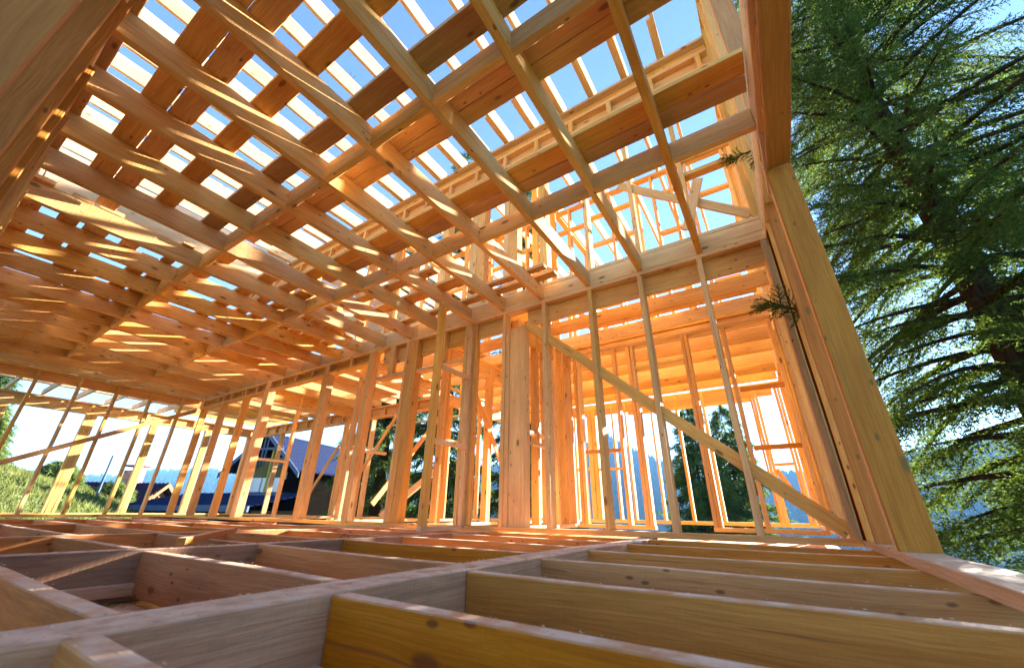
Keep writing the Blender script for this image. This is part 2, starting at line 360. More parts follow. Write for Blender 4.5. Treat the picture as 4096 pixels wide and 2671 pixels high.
timber('top_plate', (2.80, 9.95), (-.575, RY), (2.60, 2.648), PALE, 'x', Wr)
timber('top_plate', (-1.2, 2.797), (-.575, RY), (2.60, 2.648), PALE, 'x', Wr)
h = timber('header', (-1.2, 2.898), (-.58, RY - .01), (2.405, 2.452), OLIVE, 'x', Wr); h['label'] = 'flat header plank over the wide opening'
for x in (-.1, .55, 1.2, 1.85, 2.45): timber('cripple', (x, x + .05), (-.56, RY - .03), (2.454, 2.598), PINE_B, 'z', Wr)
timber('header', (-1.2, 2.898), (-.50, -.465), (2.455, 2.597), PINE_B, 'x', Wr)
strut('knee_strip', (2.72, RY - .03, 2.62), (3.05, RY - .012, 2.3), .05, .05, PALE, Wr, up=(0, 1, 0))

# ------------------------------------------------------------------ near wall on the left of the picture (plane x = -0.17)
Wn = empty('stud_wall', (-.17, 1.3, FT), 'shaded near wall seen edge on at the upper left with deep studs', 'stud wall')
timber('top_plate', (-.40, -.165), (1.2, LY), (2.605, 2.648), PINE, 'y', Wn)
for i in range(17):
    y = 1.25 + .645 * i
    timber('stud', (-.40 if i else -.62, -.143), (y, y + .055), (P1, 2.603), OLIVE if i < 1 else PINE_F if i < 5 else PINE, 'z', Wn)  # nearest studs get darker woods, their shade put into the colour
timber('bottom_plate', (-.40, -.145), (1.2, LY), (FT + .001, P1), PINE, 'y', Wn)

# ------------------------------------------------------------------ ceiling joists over the room
JB, JT = 2.652, 2.860
jy = [0.18, .845, 1.51, 2.185, 2.82, 3.45, 4.11, 4.73, 5.405, 6.04] + [6.69 + .65 * k for k in range(10)]
for k, y in enumerate(jy):
    if y + .06 > LY: break
    lab = '%s ceiling joist counted from the right wall' % ORD[k]
    if k == 3: lab = 'ceiling joist with dark bark left on its lower edge, fourth from the right'
    if k == 0: lab = 'ceiling joist nearest the right wall, first of the row'
    o = timber('ceiling_joist', (-.36, WALL_X + .0), (y, y + .06), (JB, JT), PINE, 'x', warp=.0013)
    tag(o, lab, 'joist', 'ceiling joists spanning the room')
    if k == 3:
        bmk = bmesh.new(); n = 60; rows = []
        for i in range(n + 1):
            x = -.3 + (WALL_X + .28) * i / n
            w = .036 + .022 * math.sin(i * .5) * math.sin(i * .17) + random.uniform(-.006, .006); hh = .055 + .03 * math.sin(i * .31 + 1) + random.uniform(-.008, .008)
            rows.append([bmk.verts.new((x, y + .055 - w, JB - .003)), bmk.verts.new((x, y + .012, JB - .008 + random.uniform(-.003, .003))), bmk.verts.new((x, y - .007 + random.uniform(-.002, .002), JB + .012)), bmk.verts.new((x, y - .002, JB + max(.02, hh)))])
        for a, b in zip(rows, rows[1:]):
            for q in range(3): bmk.faces.new((a[q], b[q], b[q + 1], a[q + 1]))
        bmesh.ops.recalc_face_normals(bmk, faces=bmk.faces)
        me = bpy.data.meshes.new('bark'); bmk.to_mesh(me); bmk.free()
        b = link('bark_edge', me, BARK, o); b.matrix_local = o.matrix_local.inverted()
# rim pieces on the plate between the joist ends
o = timber('rim_board', (WALL_X + .002, WALL_X + .05), (RY, 4.6), (JB, JT + .0), PINE, 'y'); tag(o, 'rim board closing the joist ends above the centre wall, right half', 'rim board')
o = timber('rim_board', (WALL_X + .002, WALL_X + .05), (4.603, LY + .1), (JB, JT), PINE, 'y'); tag(o, 'rim board closing the joist ends above the centre wall, left half', 'rim board')
o = timber('rim_board', (-.41, -.362), (0.9, LY), (JB, JT), PINE, 'y'); tag(o, 'rim board behind the joist ends above the shaded near wall', 'rim board')
o = timber('rim_joist', (-1.2, 4.13), (-.475, RY), (JB, JT), PALE, 'x'); tag(o, 'rim joist lying on the right wall plate above the opening', 'joist')
for k in range(1, 17):
    o = timber('joist_spacer', (-.21, -.17), (jy[k - 1] + .063 if k > 1 else .95, jy[k] - .003), (JB + .0, JB + .10), PALE, 'y')
    tag(o, 'short plate spacer between the %s and %s ceiling joists at the near wall' % (ORD[k - 1], ORD[k]), 'spacer', 'plate spacers at the near wall')
# unseen deck and side boards added behind the camera to cut sky light
D = empty('sky_blocker', (-2.4, 2, JT), 'unseen boarded deck and side added behind the viewpoint to cut sky light', 'light blocker')
for i in range(10): timber('blocker_board', (-5.0, -1.25), (-.66, -.63), (-.2 + .31 * i, .1 + .31 * i), PINE_B, 'x', D)
for i in range(17): timber('board', (-5.0, -.46), (-.6 + .46 * i, -.6 + .46 * i + .42), (JT + .045, JT + .08), PINE_B, 'x', D)
for i in range(5): timber('joist', (-4.9 + .98 * i, -4.84 + .98 * i), (-.6, 7.2), (JB, JT + .044), PINE, 'y', D)
# two rows of solid blocking between the joists
for row, bx in ((0, 1.235), (1, 2.648)):
    for k in range(0, 18):
        a = RY if k == 0 else jy[k - 1] + .061
        if row == 0 and k == 0: continue
        x = bx + random.uniform(-.02, .02) - (.0 if row == 0 or k < 4 else .02)
        o = timber('joist_blocking', (x, x + .055), (a + .001, jy[k] - .001), (JB + random.uniform(0, .012), JT - .004), PINE, 'y')
        nb = 'rim joist and first' if k == 0 else '%s and %s' % (ORD[k - 1], ORD[k])
        tag(o, 'solid block between the %s ceiling joists, %s row' % (nb, ('nearer', 'farther')[row]), 'blocking', 'solid blocking between ceiling joists')
        if row == 1 and k == 2:
            for q in range(2):
                nl = bpy.data.meshes.new('nail'); b2 = bmesh.new()
                bmesh.ops.create_cone(b2, segments=6, radius1=.0022, radius2=.0022, depth=.05, cap_ends=True)
                bmesh.ops.create_cone(b2, segments=8, radius1=.006, radius2=.006, depth=.002, cap_ends=True, matrix=Matrix.Translation((0, 0, .025)))
                b2.to_mesh(nl); b2.free(); n_ = link('nail', nl, DARKSTEEL, o)
                n_.matrix_local = o.matrix_local.inverted() @ Matrix.Translation((x - .02, jy[1] + .12 + .06 * q, JT - .05)) @ Matrix.Rotation(-1.1, 4, 'Y')
# planks laid across the joists
PB, PT = 2.862, 2.905
planks = [(-.24, -.115, .9, 5.2), (.078, .242, .92, 5.12), (.252, .412, .9, 5.3), (.57, .732, .7, 5.1), (.972, 1.155, .1, 5.2), (1.30, 1.492, -.415, 4.6), (1.497, 1.632, -.415, 4.5),
          (2.18, 2.36, -.415, 4.9), (2.376, 2.52, -.415, 4.7), (2.98, 3.13, 3.2, 5.1), (3.34, 3.54, 3.0, 5.3), (3.70, 3.80, 1.95, 3.2), (3.88, 4.02, 1.9, 4.9)]
for i, (a, b, y0, y1) in enumerate(planks):
    o = timber('floor_plank', (a, b), (y0, y1 + random.uniform(-.05, .05)), (PB, PT), PINE_B, 'y', warp=.002)
    tag(o, '%s plank laid across the ceiling joists counted from the near wall' % ORD[i], 'plank', 'planks laid loose across the ceiling joists')
# further loose planks over the left part of the ceiling
for i, (a, b, y0, y1) in enumerate(sorted([(.1, .26, 5.4, 6.75), (.62, .78, 5.5, 6.1), (1.03, 1.05 + .1, 5.35, 6.05), (2.2, 2.36, 5.1, 7.4), (2.9, 3.05, 5.3, 8.6), (3.3, 3.46, 5.5, 8.8), (.3, .5, 5.4, 12.4), (.52, .7, 6.8, 12.4), (.85, 1.02, 6.1, 12.5), (1.06, 1.24, 6.6, 12.5), (1.36, 1.54, 5.0, 12.5), (1.9, 2.08, 5.2, 12.5), (2.1, 2.19, 7.6, 12.4), (2.42, 2.6, 5.2, 12.5), (2.62, 2.8, 7.1, 12.5), (3.08, 3.26, 5.4, 12.5), (3.48, 3.66, 5.4, 12.5), (3.7, 3.9, 6.0, 12.5), (-.2, -.03, 5.35, 12.5), (.0, .095, 8.2, 12.5)])):
    o = timber('floor_plank', (a, b), (y0, y1), (PB, PT), PINE_B, 'y', warp=.002)
    tag(o, '%s plank over the left half of the ceiling counted from the near wall' % ORD[i], 'plank', 'planks over the left half of the ceiling')

# ------------------------------------------------------------------ back rooms behind the centre wall
FX = 9.9
Wf = empty('stud_wall', (FX, 0, FT), 'far outer wall behind the back room with wide window openings', 'stud wall')
timber('bottom_plate', (FX, FX + .14), (RY, 6.3), (P0 + .001, P1 + .02), PINE, 'y', Wf)
timber('top_plate', (FX, FX + .14), (RY, 6.3), (PT0, PT1), PINE, 'y', Wf)
timber('header', (FX + .01, FX + .06), (RY + .16, 6.3), (2.36, 2.598), PINE, 'y', Wf)
timber('header', (FX - .002, FX + .14), (0.17, 2.9), (2.29, 2.355), PINE, 'y', Wf)
for a, b in ((.02, .075), (.08, .135), (.14, .18), (3.3, 3.35), (3.78, 3.9), (3.91, 4.03), (4.36, 4.41), (2.3, 2.35), (1.7, 1.76), (1.1, 1.16), (4.9, 4.96), (5.48, 5.56), (5.58, 5.66), (6.2, 6.26), (-.41, -.36), (-.35, -.3), (2.95, 3.0)):
    timber('stud', (FX, FX + .14), (a, b), (P1 + .02, 2.598), PINE, 'z', Wf)
for y0, y1, z in ((-.3, .02, .92), (4.03, 4.9, 1.0), (3.0, 3.78, .98)): timber('rail', (FX, FX + .12), (y0, y1), (z, z + .05), PINE, 'y', Wf)
strut('diagonal_brace', (FX + .03, .02, .85), (FX + .03, -.35, .05), .03, .09, PINE, Wf, up=(0, 1, 0))
# partition with a doorway
Wp = empty('stud_wall', (6.25, 0, FT), 'partition in the back room with a doorway and thin studs', 'stud wall')
for y0, y1 in ((-.36, .87), (1.62, 2.78)): timber('bottom_plate', (6.25, 6.37), (y0, y1), (P0 + .001, P1), PINE, 'y', Wp)
timber('top_plate', (6.25, 6.37), (-.4, 2.78), (PT0, PT1), PINE, 'y', Wp)
for a, b in ((.22, .275), (.755, .805), (.81, .86), (1.63, 1.685), (1.69, 1.745), (1.95, 2.005), (2.62, 2.675), (2.68, 2.735), (-.38, -.33)): timber('stud', (6.25, 6.37), (a, b), (P1, PT0), PINE, 'z', Wp)
timber('header', (6.252, 6.368), (.862, 1.628), (2.17, 2.225), PINE, 'y', Wp)
for y0, y1, z in ((-.33, .2, 1.60), (-.33, .2, .79), (2.01, 2.6, .88)): timber('rail', (6.255, 6.35), (y0, y1), (z, z + .055), PINE_F, 'y', Wp)
# walls of the back rooms that run into the depth
def xwall(y, x0, x1, label, studs, brace=None, z0=P1):
    w = empty('stud_wall', (x0, y, FT), label, 'stud wall')
    timber('bottom_plate', (x0, x1), (y, y + .12), (P0 + .001, P1), PALE, 'x', w)
    timber('top_plate', (x0, x1), (y, y + .12), (2.60, 2.65), PINE, 'x', w)
    timber('header', (x0, x1), (y + .01, y + .05), (2.36, 2.598), PINE, 'x', w)
    for s in studs: timber('stud', (s, s + .055), (y, y + .12), (P1, 2.599), PINE, 'z', w)
    if brace: strut('diagonal_brace', (brace[0], y - .018, brace[1]), (brace[2], y - .018, brace[3]), .03, .10, PINE, w)
    for z in (1.0,): timber('rail', (x0 + .06, min(x1 - .06, x0 + .9)), (y + .02, y + .09), (z, z + .05), PALE, 'x', w)
xwall(2.79, 4.4, 6.3, 'stud wall running away from the built up post into the back room', (4.42, 4.48, 5.0, 5.3, 5.6, 5.9, 6.2))
xwall(4.3, 4.6, 9.88, 'stud wall running away through the middle of the back rooms', (4.62, 4.68, 5.2, 5.85, 5.91, 6.5, 7.1, 7.16, 7.7, 8.3, 8.9, 8.96, 9.5), (5.0, 2.4, 6.6, .4))
xwall(6.45, 4.5, 9.88, 'stud wall in the back rooms farthest left of the tall spruces', (4.55, 6.0, 7.2, 8.4, 9.75), (5.2, .1, 7.2, 2.5))
xwall(9.8, 4.4, 7.0, 'stud wall in the left back room carried by two posts', (5.25, 6.75))
Wb = empty('stud_wall', (7.05, 6.6, FT), 'outer wall behind the left back room with cripples along its header', 'stud wall')
timber('bottom_plate', (7.05, 7.19), (6.6, 15.8), (P0 + .001, P1), PINE, 'y', Wb)
timber('top_plate', (7.05, 7.19), (6.6, 15.8), (2.60, 2.65), PINE, 'y', Wb)
timber('header', (7.05, 7.19), (6.6, 15.8), (2.33, 2.375), PINE, 'y', Wb)
timber('header', (7.13, 7.17), (6.6, 15.8), (2.378, 2.598), PINE_B, 'y', Wb)
for y in np.arange(6.9, 15.7, .62): timber('cripple', (7.06, 7.12), (y, y + .05), (2.378, 2.598), PINE, 'z', Wb)
for y in (6.65, 8.0, 9.2, 10.35, 10.42, 13.9, 15.6, 15.7): timber('stud', (7.05, 7.19), (y, y + .055), (P1, 2.33), PINE, 'z', Wb)
strut('diagonal_brace', (7.03, 8.2, 2.3), (7.03, 10.2, -.1), .03, .10, PINE, Wb, up=(0, 1, 0))
strut('diagonal_brace', (7.03, 11.9, -.1), (7.03, 10.5, 1.7), .03, .10, PINE, Wb, up=(0, 1, 0))
# joists over the right back room, along y
for i, x in enumerate(np.arange(4.62, 9.85, .64)):
    o = timber('ceiling_joist', (x, x + .055), (RY, 6.55 if i % 2 else 6.2), (JB, JT), PINE, 'y', warp=.003)
    tag(o, '%s joist behind the centre wall, crossing over the right back room' % ORD[i], 'joist', 'joists over the right back room')
for i, y in enumerate(np.arange(6.7, 15.6, .6)):
    o = timber('ceiling_joist', (4.32, 7.18), (y, y + .055), (JB, JT), PINE, 'x', warp=.003)
    tag(o, '%s joist over the left back room counted from the middle' % ORD[i], 'joist', 'joists over the left back room')
for i, (a, b, y0, y1) in enumerate([(4.3, 4.55, -.4, 1.2), (5.7, 5.86, -.3, 2.2), (4.9, 5.06, 1.2, 4.2), (6.5, 6.66, -.4, 6.0), (6.68, 6.85, -.4, 6.2), (7.2, 7.38, -.4, 6.2), (7.4, 7.58, -.4, 6.2), (7.85, 8.0, -.4, 6.2), (8.05, 8.2, -.4, 6.2), (8.6, 8.8, -.4, 6.2), (8.82, 9.0, -.4, 6.2), (9.3, 9.5, -.4, 6.2)]):
    o = timber('floor_plank', (a, b), (y0, y1), (PB, PT), PINE_B, 'y'); tag(o, '%s plank over the back room joists counted from the centre wall' % ORD[i], 'plank', 'planks over the back room')
for i, (a, b, x0, x1) in enumerate([(7.0, 7.2, 4.4, 7.1), (7.6, 7.8, 4.4, 7.1), (8.3, 8.5, 4.5, 7.1), (9.2, 9.4, 4.4, 7.0), (10.2, 10.5, 4.6, 7.1), (11.4, 11.6, 4.4, 7.1), (12.6, 12.9, 4.5, 7.1)]):
    o = timber('floor_plank', (x0, x1), (a, b), (PB, PT), PINE_B, 'x'); tag(o, '%s plank lying over the left back room from the middle' % ORD[i], 'plank', 'planks over the left back room')

# outer gallery beyond the left wall
OY = 15.8
Wo = empty('stud_wall', (0, OY, FT), 'outer gallery front beyond the left wall with thick laminated posts', 'stud wall')
timber('bottom_plate', (-.6, 7.19), (OY, OY + .14), (P0 + .001, P1), PINE, 'x', Wo)
timber('top_plate', (-.6, 7.19), (OY, OY + .14), (2.60, 2.65), PINE, 'x', Wo)
timber('header', (-.6, 7.19), (OY, OY + .14), (2.34, 2.385), PINE, 'x', Wo)
timber('header', (-.6, 7.19), (OY + .05, OY + .09), (2.388, 2.598), PINE_B, 'x', Wo)
for x0 in (1.0, 1.36 - .9, 2.64, 4.10, 5.55, 6.9):
    for k in range(4 if x0 in (2.64, 1.0) else 3): timber('post_plank', (x0 + .06 * k, x0 + .06 * k + .057), (OY, OY + .14), (P1, 2.34), PINE, 'z', Wo)
for x in np.arange(.2, 7.0, .62): timber('cripple', (x, x + .05), (OY + .002, OY + .048), (2.387, 2.598), PINE, 'z', Wo)
for i, x in enumerate(np.arange(-.2, 4.2, .62)):
    o = timber('ceiling_joist', (x, x + .05), (LY + .1, OY + .14), (JB, JT - .05), PALE, 'y'); tag(o, '%s joist over the outer gallery from the left edge of the picture' % ORD[i], 'joist', 'joists over the outer gallery')
for i, y in enumerate((13.3, 14.2, 15.0)):
    o = timber('roof_batten', (-.4, 4.2), (y, y + .16), (JT - .045, JT), PALE, 'x'); tag(o, '%s plank over the outer gallery joists from the left wall' % ORD[i], 'plank', 'planks over the outer gallery')

for i, (x, y, r) in enumerate(((5.6, 8.3, .4), (5.9, 8.05, -.2), (5.3, 7.5, .9))):
    o = timber('offcut', (x, x + .32), (y, y + .1), (FT, FT + .045), PALE, 'x'); o.rotation_euler.z += r
    tag(o, '%s short offcut lying on the floor of the left back room' % ORD[i], 'offcut', 'offcuts on the back floor')
# ------------------------------------------------------------------ second storey
SF = 2.91
AT = 6.13                                         # underside of the attic joists
U = empty('upper_wall', (WALL_X, 0, SF), 'second storey centre wall with a header and short cripples under the attic joists', 'stud wall')
timber('bottom_plate', (X0, X1), (RY, LY), (JT + .003, SF), PINE, 'y', U)
timber('top_plate', (X0, X1), (RY - .12, LY), (AT - .05, AT - .002), PALE, 'y', U)
timber('header', (X0 + .003, X1), (RY, LY), (5.80, 5.86), PINE, 'y', U)
timber('header', (X1 - .05, X1 - .004), (RY, LY), (5.863, AT - .052), PINE_B, 'y', U)
timber('header', (X0 + .01, X1 - .06), (RY, LY), (5.52, 5.56), PINE, 'y', U)
timber('header', (X1 - .052, X1 - .003), (RY, LY), (5.565, 5.798), PINE_B, 'y', U)
for y in np.arange(-.33, 12.4, .64): timber('cripple', (X0 + .004, X1 - .054), (y, y + .07), (5.562, 5.798), PINE, 'z', U)
for a, b in ((.19, .245), (.83, .885), (1.475, 1.53), (2.12, 2.235), (2.62, 2.78), (2.785, 2.88), (3.27, 3.42), (3.425, 3.57), (4.1, 4.25), (4.9, 4.96), (5.5, 5.6), (6.3, 6.36), (7.2, 7.26), (8.4, 8.46), (9.6, 9.66), (-.41, -.36)):
    timber('stud', (X0, X1), (a, b), (SF, 5.52), PINE, 'z', U)
strut('diagonal_brace', (X0 + .05, 1.0, 4.12), (X0 + .05, -.36, 2.98), .03, .11, PINE, U, up=(0, 1, 0))
strut('cross_brace', (X0 - .02, .28, 3.0), (X0 - .02, .05, 3.66), .03, .11, PINE_B, U, up=(0, 1, 0))
timber('rail', (X1 - .05, X1), (-.36, .19), (4.13, 4.30), PINE, 'y', U)
timber('rail', (X0 + .03, X1), (-.36, .19), (3.83, 3.885), PINE, 'y', U)
# attic joists, doubled where they lap over the centre wall
for i in range(24):
    y = .09 + .547 * i
    if y > 12.6: break
    o = timber('attic_joist', (-1.4 - random.uniform(0, .5), 4.29), (y, y + .05), (AT, AT + .29), PALE, 'x', warp=.003)
    tag(o, '%s attic joist high above the room counted from the right' % ORD[i], 'joist', 'attic joists high above')
    o = timber('attic_joist', (3.52 + random.uniform(0, .12), 9.95), (y + .053, y + .103), (AT, AT + .29), PALE, 'x', warp=.003, ends=(.5, 0))
    tag(o, '%s lapped attic joist running back from the upper centre wall counted from the right' % ORD[i], 'joist', 'lapped attic joists over the back rooms')
# upper right wall
Ur = empty('upper_wall', (2.7, -.5, SF), 'second storey right wall of close studs with a broad pale corner plank', 'stud wall')
p = timber('corner_post', (2.72, 2.765), (-.58, RY), (JT + .003, 6.6), OLIVE, 'z', Ur)
for x in (2.77, 3.24, 3.29, 3.66, 4.02, 4.3, 4.95, 5.6, 6.25, 6.9, 7.6, 8.3, 9.0, 9.7): timber('stud', (x, x + .045), (-.56, RY - .003), (SF, 6.08), PINE, 'z', Ur)
timber('bottom_plate', (2.5, 9.95), (-.575, RY - .002), (JT + .005, SF - .002), PINE, 'x', Ur)
timber('top_plate', (2.77, 9.95), (-.575, RY), (6.08, 6.125), PINE, 'x', Ur)
# upper near wall
Un = empty('upper_wall', (-.3, 3, SF), 'second storey wall above the shaded near wall, seen at the top left corner', 'stud wall')
timber('bottom_plate', (-.40, -.25), (.95, LY), (JT + .003, SF), PALE, 'y', Un)
timber('top_plate', (-.40, -.25), (2.6, LY), (6.08, 6.125), PALE, 'y', Un)
timber('header', (-.36, -.3), (2.6, LY), (5.2, 5.4), PALE, 'y', Un)
for y in (2.75, 3.4, 3.46, 4.05, 4.7, 5.34, 5.4, 5.98, 6.6, 7.3, 7.36, 8.6, 8.66, 9.9, 11.2, 12.5): timber('stud', (-.40, -.25), (y, y + .055), (SF, 6.08), PALE, 'z', Un)
# far upper wall with window frames
Uf = empty('upper_wall', (FX, 0, SF), 'second storey far wall framing several window openings against the sky', 'stud wall')
timber('bottom_plate', (FX, FX + .14), (RY, 12), (JT + .01, SF), PINE, 'y', Uf)
timber('top_plate', (FX, FX + .14), (RY, 12), (6.05, 6.125), PINE, 'y', Uf)
for y in (.25, .9, .96, 1.75, 1.81, 2.6, 2.66, 3.4, 3.46, 4.3, 4.36, 5.2, 5.9, 5.96, 6.8, 7.6, 8.5, 9.4): timber('stud', (FX, FX + .14), (y, y + .055), (SF, 6.05), PINE, 'z', Uf)
for y0, y1, z in ((.96, 1.75, 5.5), (1.0, 1.75, 4.1), (2.66, 3.4, 5.5), (2.66, 3.4, 4.0), (4.36, 5.2, 5.3), (4.36, 5.2, 3.9), (1.81, 2.6, 5.75), (-.3, .25, 5.4)): timber('rail', (FX, FX + .13), (y0, y1), (z, z + .055), PINE, 'y', Uf)
U2 = empty('upper_wall', (6.25, 0, SF), 'second storey partition midway back with window frames and rails', 'stud wall')
timber('bottom_plate', (6.25, 6.37), (RY, 6.5), (JT + .012, SF - .003), PINE, 'y', U2)
timber('top_plate', (6.25, 6.37), (RY, 6.5), (6.06, 6.115), PINE, 'y', U2)
for y in (-.4, .22, .52, .86, 1.17, 1.23, 1.7, 2.2, 2.26, 2.62, 3.2, 3.26, 3.7, 4.1, 4.7, 4.76, 5.4, 6.0, 6.4): timber('stud', (6.25, 6.37), (y, y + .05), (SF, 6.06), PINE, 'z', U2)
for y0, y1, z in ((.27, .86, 5.55), (.27, .86, 4.65), (1.28, 2.2, 5.6), (1.28, 2.2, 4.9), (1.28, 2.2, 3.8), (2.31, 3.2, 5.5), (2.31, 3.2, 4.3), (3.31, 4.1, 5.4), (3.31, 4.1, 4.6), (4.15, 4.7, 5.2), (4.81, 6.0, 5.0), (-.35, .22, 5.2)): timber('rail', (6.255, 6.36), (y0, y1), (z, z + .06), PINE, 'y', U2)
strut('diagonal_brace', (6.23, 2.2, 3.0), (6.23, 3.5, 4.9), .03, .1, PINE, U2, up=(0, 1, 0))
# upper partitions running away
def upx(y, x0, x1, label, studs, rails):
    w = empty('upper_wall', (x0, y, SF), label, 'stud wall')
    timber('bottom_plate', (x0, x1), (y, y + .12), (JT + .006, SF - .001), PINE, 'x', w)
    timber('top_plate', (x0, x1), (y, y + .12), (6.07, 6.12), PINE, 'x', w)
    for s in studs: timber('stud', (s, s + .055), (y, y + .12), (SF, 6.07), PINE, 'z', w)
    for a, b, z in rails: timber('rail', (a, b), (y + .01, y + .1), (z, z + .055), PINE, 'x', w)
upx(2.9, 4.45, 9.88, 'upper partition running away above the built up post', (4.5, 5.3, 6.1, 7.0, 8.0, 9.0), ((5.36, 6.1, 5.2), (6.2, 7.0, 4.0), (7.06, 8.0, 5.2)))
upx(4.5, 4.45, 9.88, 'upper partition running away left of the middle', (4.5, 5.2, 6.0, 6.8, 7.8, 8.8), ((5.26, 6.0, 5.2), (6.06, 6.8, 3.9)))
upx(6.6, 4.45, 9.88, 'upper partition running away farthest to the left', (4.5, 5.2, 6.0, 6.8, 7.8, 8.8), ((5.26, 6.0, 5.0),))

# ------------------------------------------------------------------ numpy mesh builder
def np_mesh(name, verts, tris, mat, smooth=False):
    me = bpy.data.meshes.new(name); nv, nt_ = len(verts), len(tris)
    me.vertices.add(nv); me.vertices.foreach_set('co', np.asarray(verts, np.float32).ravel())
    me.loops.add(nt_ * 3); me.loops.foreach_set('vertex_index', np.asarray(tris, np.int32).ravel())
    me.polygons.add(nt_); me.polygons.foreach_set('loop_start', np.arange(0, nt_ * 3, 3, dtype=np.int32))
    me.polygons.foreach_set('loop_total', np.full(nt_, 3, np.int32))
    me.update(calc_edges=True); me.validate()
    if smooth: me.polygons.foreach_set('use_smooth', np.ones(nt_, bool))
    if mat: me.materials.append(mat)
    return me

# sawdust and shavings lying on the timbers
def flakes():
    V, T = [], []
    def add(p, s):
        a = rng.normal(size=(3, 3)) * s; a[:, 2] *= .35
        n = len(V); V.extend((p + a).tolist()); T.append((n, n + 1, n + 2))
    for i, (a, b) in enumerate(beamY[:3]):
        for k in range((900, 1100, 500)[i]):
            x = rng.uniform(.1, 4.0); side = rng.random()
            y = rng.uniform(a, b) if side < .5 else (a - .001 if side < .8 else b + .001)
            add(np.array([x, y, FT + .003]), rng.uniform(.002, .006))
    for xs, (y0, y1) in list(zip(rowX, edges))[:3]:
        for x in xs[:4]:
            for k in range(120): add(np.array([x + rng.uniform(-.03, .03), rng.uniform(y0, y1), FT + .002]), rng.uniform(.0015, .0045))
    for k in range(2600): add(np.array([rng.uniform(.42, .95), rng.uniform(1.3, 2.9), FB - .03]), rng.uniform(.004, .010))
    for k in range(200): add(np.array([rng.uniform(WALL_X, X1), rng.uniform(0, 5), P1 + .003]), rng.uniform(.002, .006))
    return V, T
v, t = flakes()
tag(link('sawdust', np_mesh('sawdust', v, t, SAWDUST), SAWDUST), 'pale sawdust and shavings scattered on the floor timbers', 'sawdust', kind='stuff')
# pile of sawdust in one bay
n = 26; vs = []; ts = []
for i in range(n):
    for j in range(n):
        u, w = i / (n - 1), j / (n - 1)
        z = FB - .03 + .05 * math.sin(math.pi * u) * math.sin(math.pi * w) * (1 + .5 * math.sin(7 * u + 3 * w)) + random.uniform(0, .006)
        vs.append((.42 + .5 * u, 1.3 + 1.5 * w, z))
for i in range(n - 1):
    for j in range(n - 1):
        a = i * n + j; ts += [(a, a + n, a + 1), (a + 1, a + n, a + n + 1)]
tag(link('sawdust_heap', np_mesh('heap', vs, ts, SAWDUST), SAWDUST), 'low heap of sawdust in the floor bay left of the grey beam', 'sawdust', kind='stuff')

# ------------------------------------------------------------------ terrain
def smooth(a, b, x):
    t_ = np.clip((x - a) / (b - a), 0, 1); return t_ * t_ * (3 - 2 * t_)
def ground_z(x, y):
    x = np.asarray(x, float); y = np.asarray(y, float)
    r = np.hypot(x, y); az = np.degrees(np.arctan2(y, x)) % 360
    az = np.where(az > 200, az - 360, az)
    el = np.interp(az, [-160, -90, -40, -10, 20, 45, 60, 70, 74, 79, 85, 95, 120, 160, 200], [-22, -24, -26, -24, -17, -7, -3.5, -1.2, -.3, 1.7, 3.7, 6, 8, 2, -22])
    far = np.tan(np.radians(el)) * 36
    z = -1.35 + (far + 1.35) * smooth(14, 36, r)
    # beyond the crest the land falls to the valley
    beyond = np.where(az > 55, -(smooth(40, 260, r)) * 45, 0) + np.where(az <= 55, -(smooth(30, 420, r)) * 95, 0)
    z = z + beyond + .25 * np.sin(x * .31) * np.cos(y * .27) * smooth(10, 20, r) + .1 * np.sin(x * 1.1 + y * .9) * smooth(14, 22, r)
    return z
def polar_mesh(name, radii, azs, zf, mat):
    A, Rr = np.meshgrid(np.radians(azs), radii); X = Rr * np.cos(A); Y = Rr * np.sin(A); Z = zf(X, Y)
    v = np.stack([X, Y, Z], -1).reshape(-1, 3); na = len(azs); t = []
    i, j = np.meshgrid(np.arange(len(radii) - 1), np.arange(na - 1), indexing='ij'); a = (i * na + j).ravel()
    t = np.concatenate([np.stack([a, a + na, a + 1], 1), np.stack([a + 1, a + na, a + na + 1], 1)])
    return np_mesh(name, v, t[:, ::-1], mat, True)
m, nt, ns, ls = new_mat('meadow')
out = ns.new('ShaderNodeOutputMaterial'); bs = ns.new('ShaderNodeBsdfPrincipled'); ls.new(bs.outputs[0], out.inputs[0]); bs.inputs['Roughness'].default_value = .9
tc = ns.new('ShaderNodeTexCoord'); n1 = nd(ns, 'ShaderNodeTexNoise', Scale=.35, Detail=6.0); ls.new(tc.outputs['Object'], n1.inputs['Vector'])
n2 = nd(ns, 'ShaderNodeTexNoise', Scale=6.0, Detail=4.0); ls.new(tc.outputs['Object'], n2.inputs['Vector'])
c1 = ramp(ns, ls, n1.outputs['Fac'], .35, .65, (.10, .15, .035), (.22, .22, .07)); c2 = ramp(ns, ls, n2.outputs['Fac'], .3, .7, (.7, .7, .7), (1.2, 1.2, 1.2))
ls.new(mixc(ns, ls, 1.0, c1, c2, 'MULTIPLY'), bs.inputs['Base Color'])
MEADOW = m
radii = np.concatenate([np.linspace(.5, 12, 12), np.linspace(13, 60, 48), np.geomspace(64, 3200, 40)])
tag(link('ground', polar_mesh('ground', radii, np.linspace(-180, 180, 241), ground_z, MEADOW), MEADOW), None, None, kind='structure')

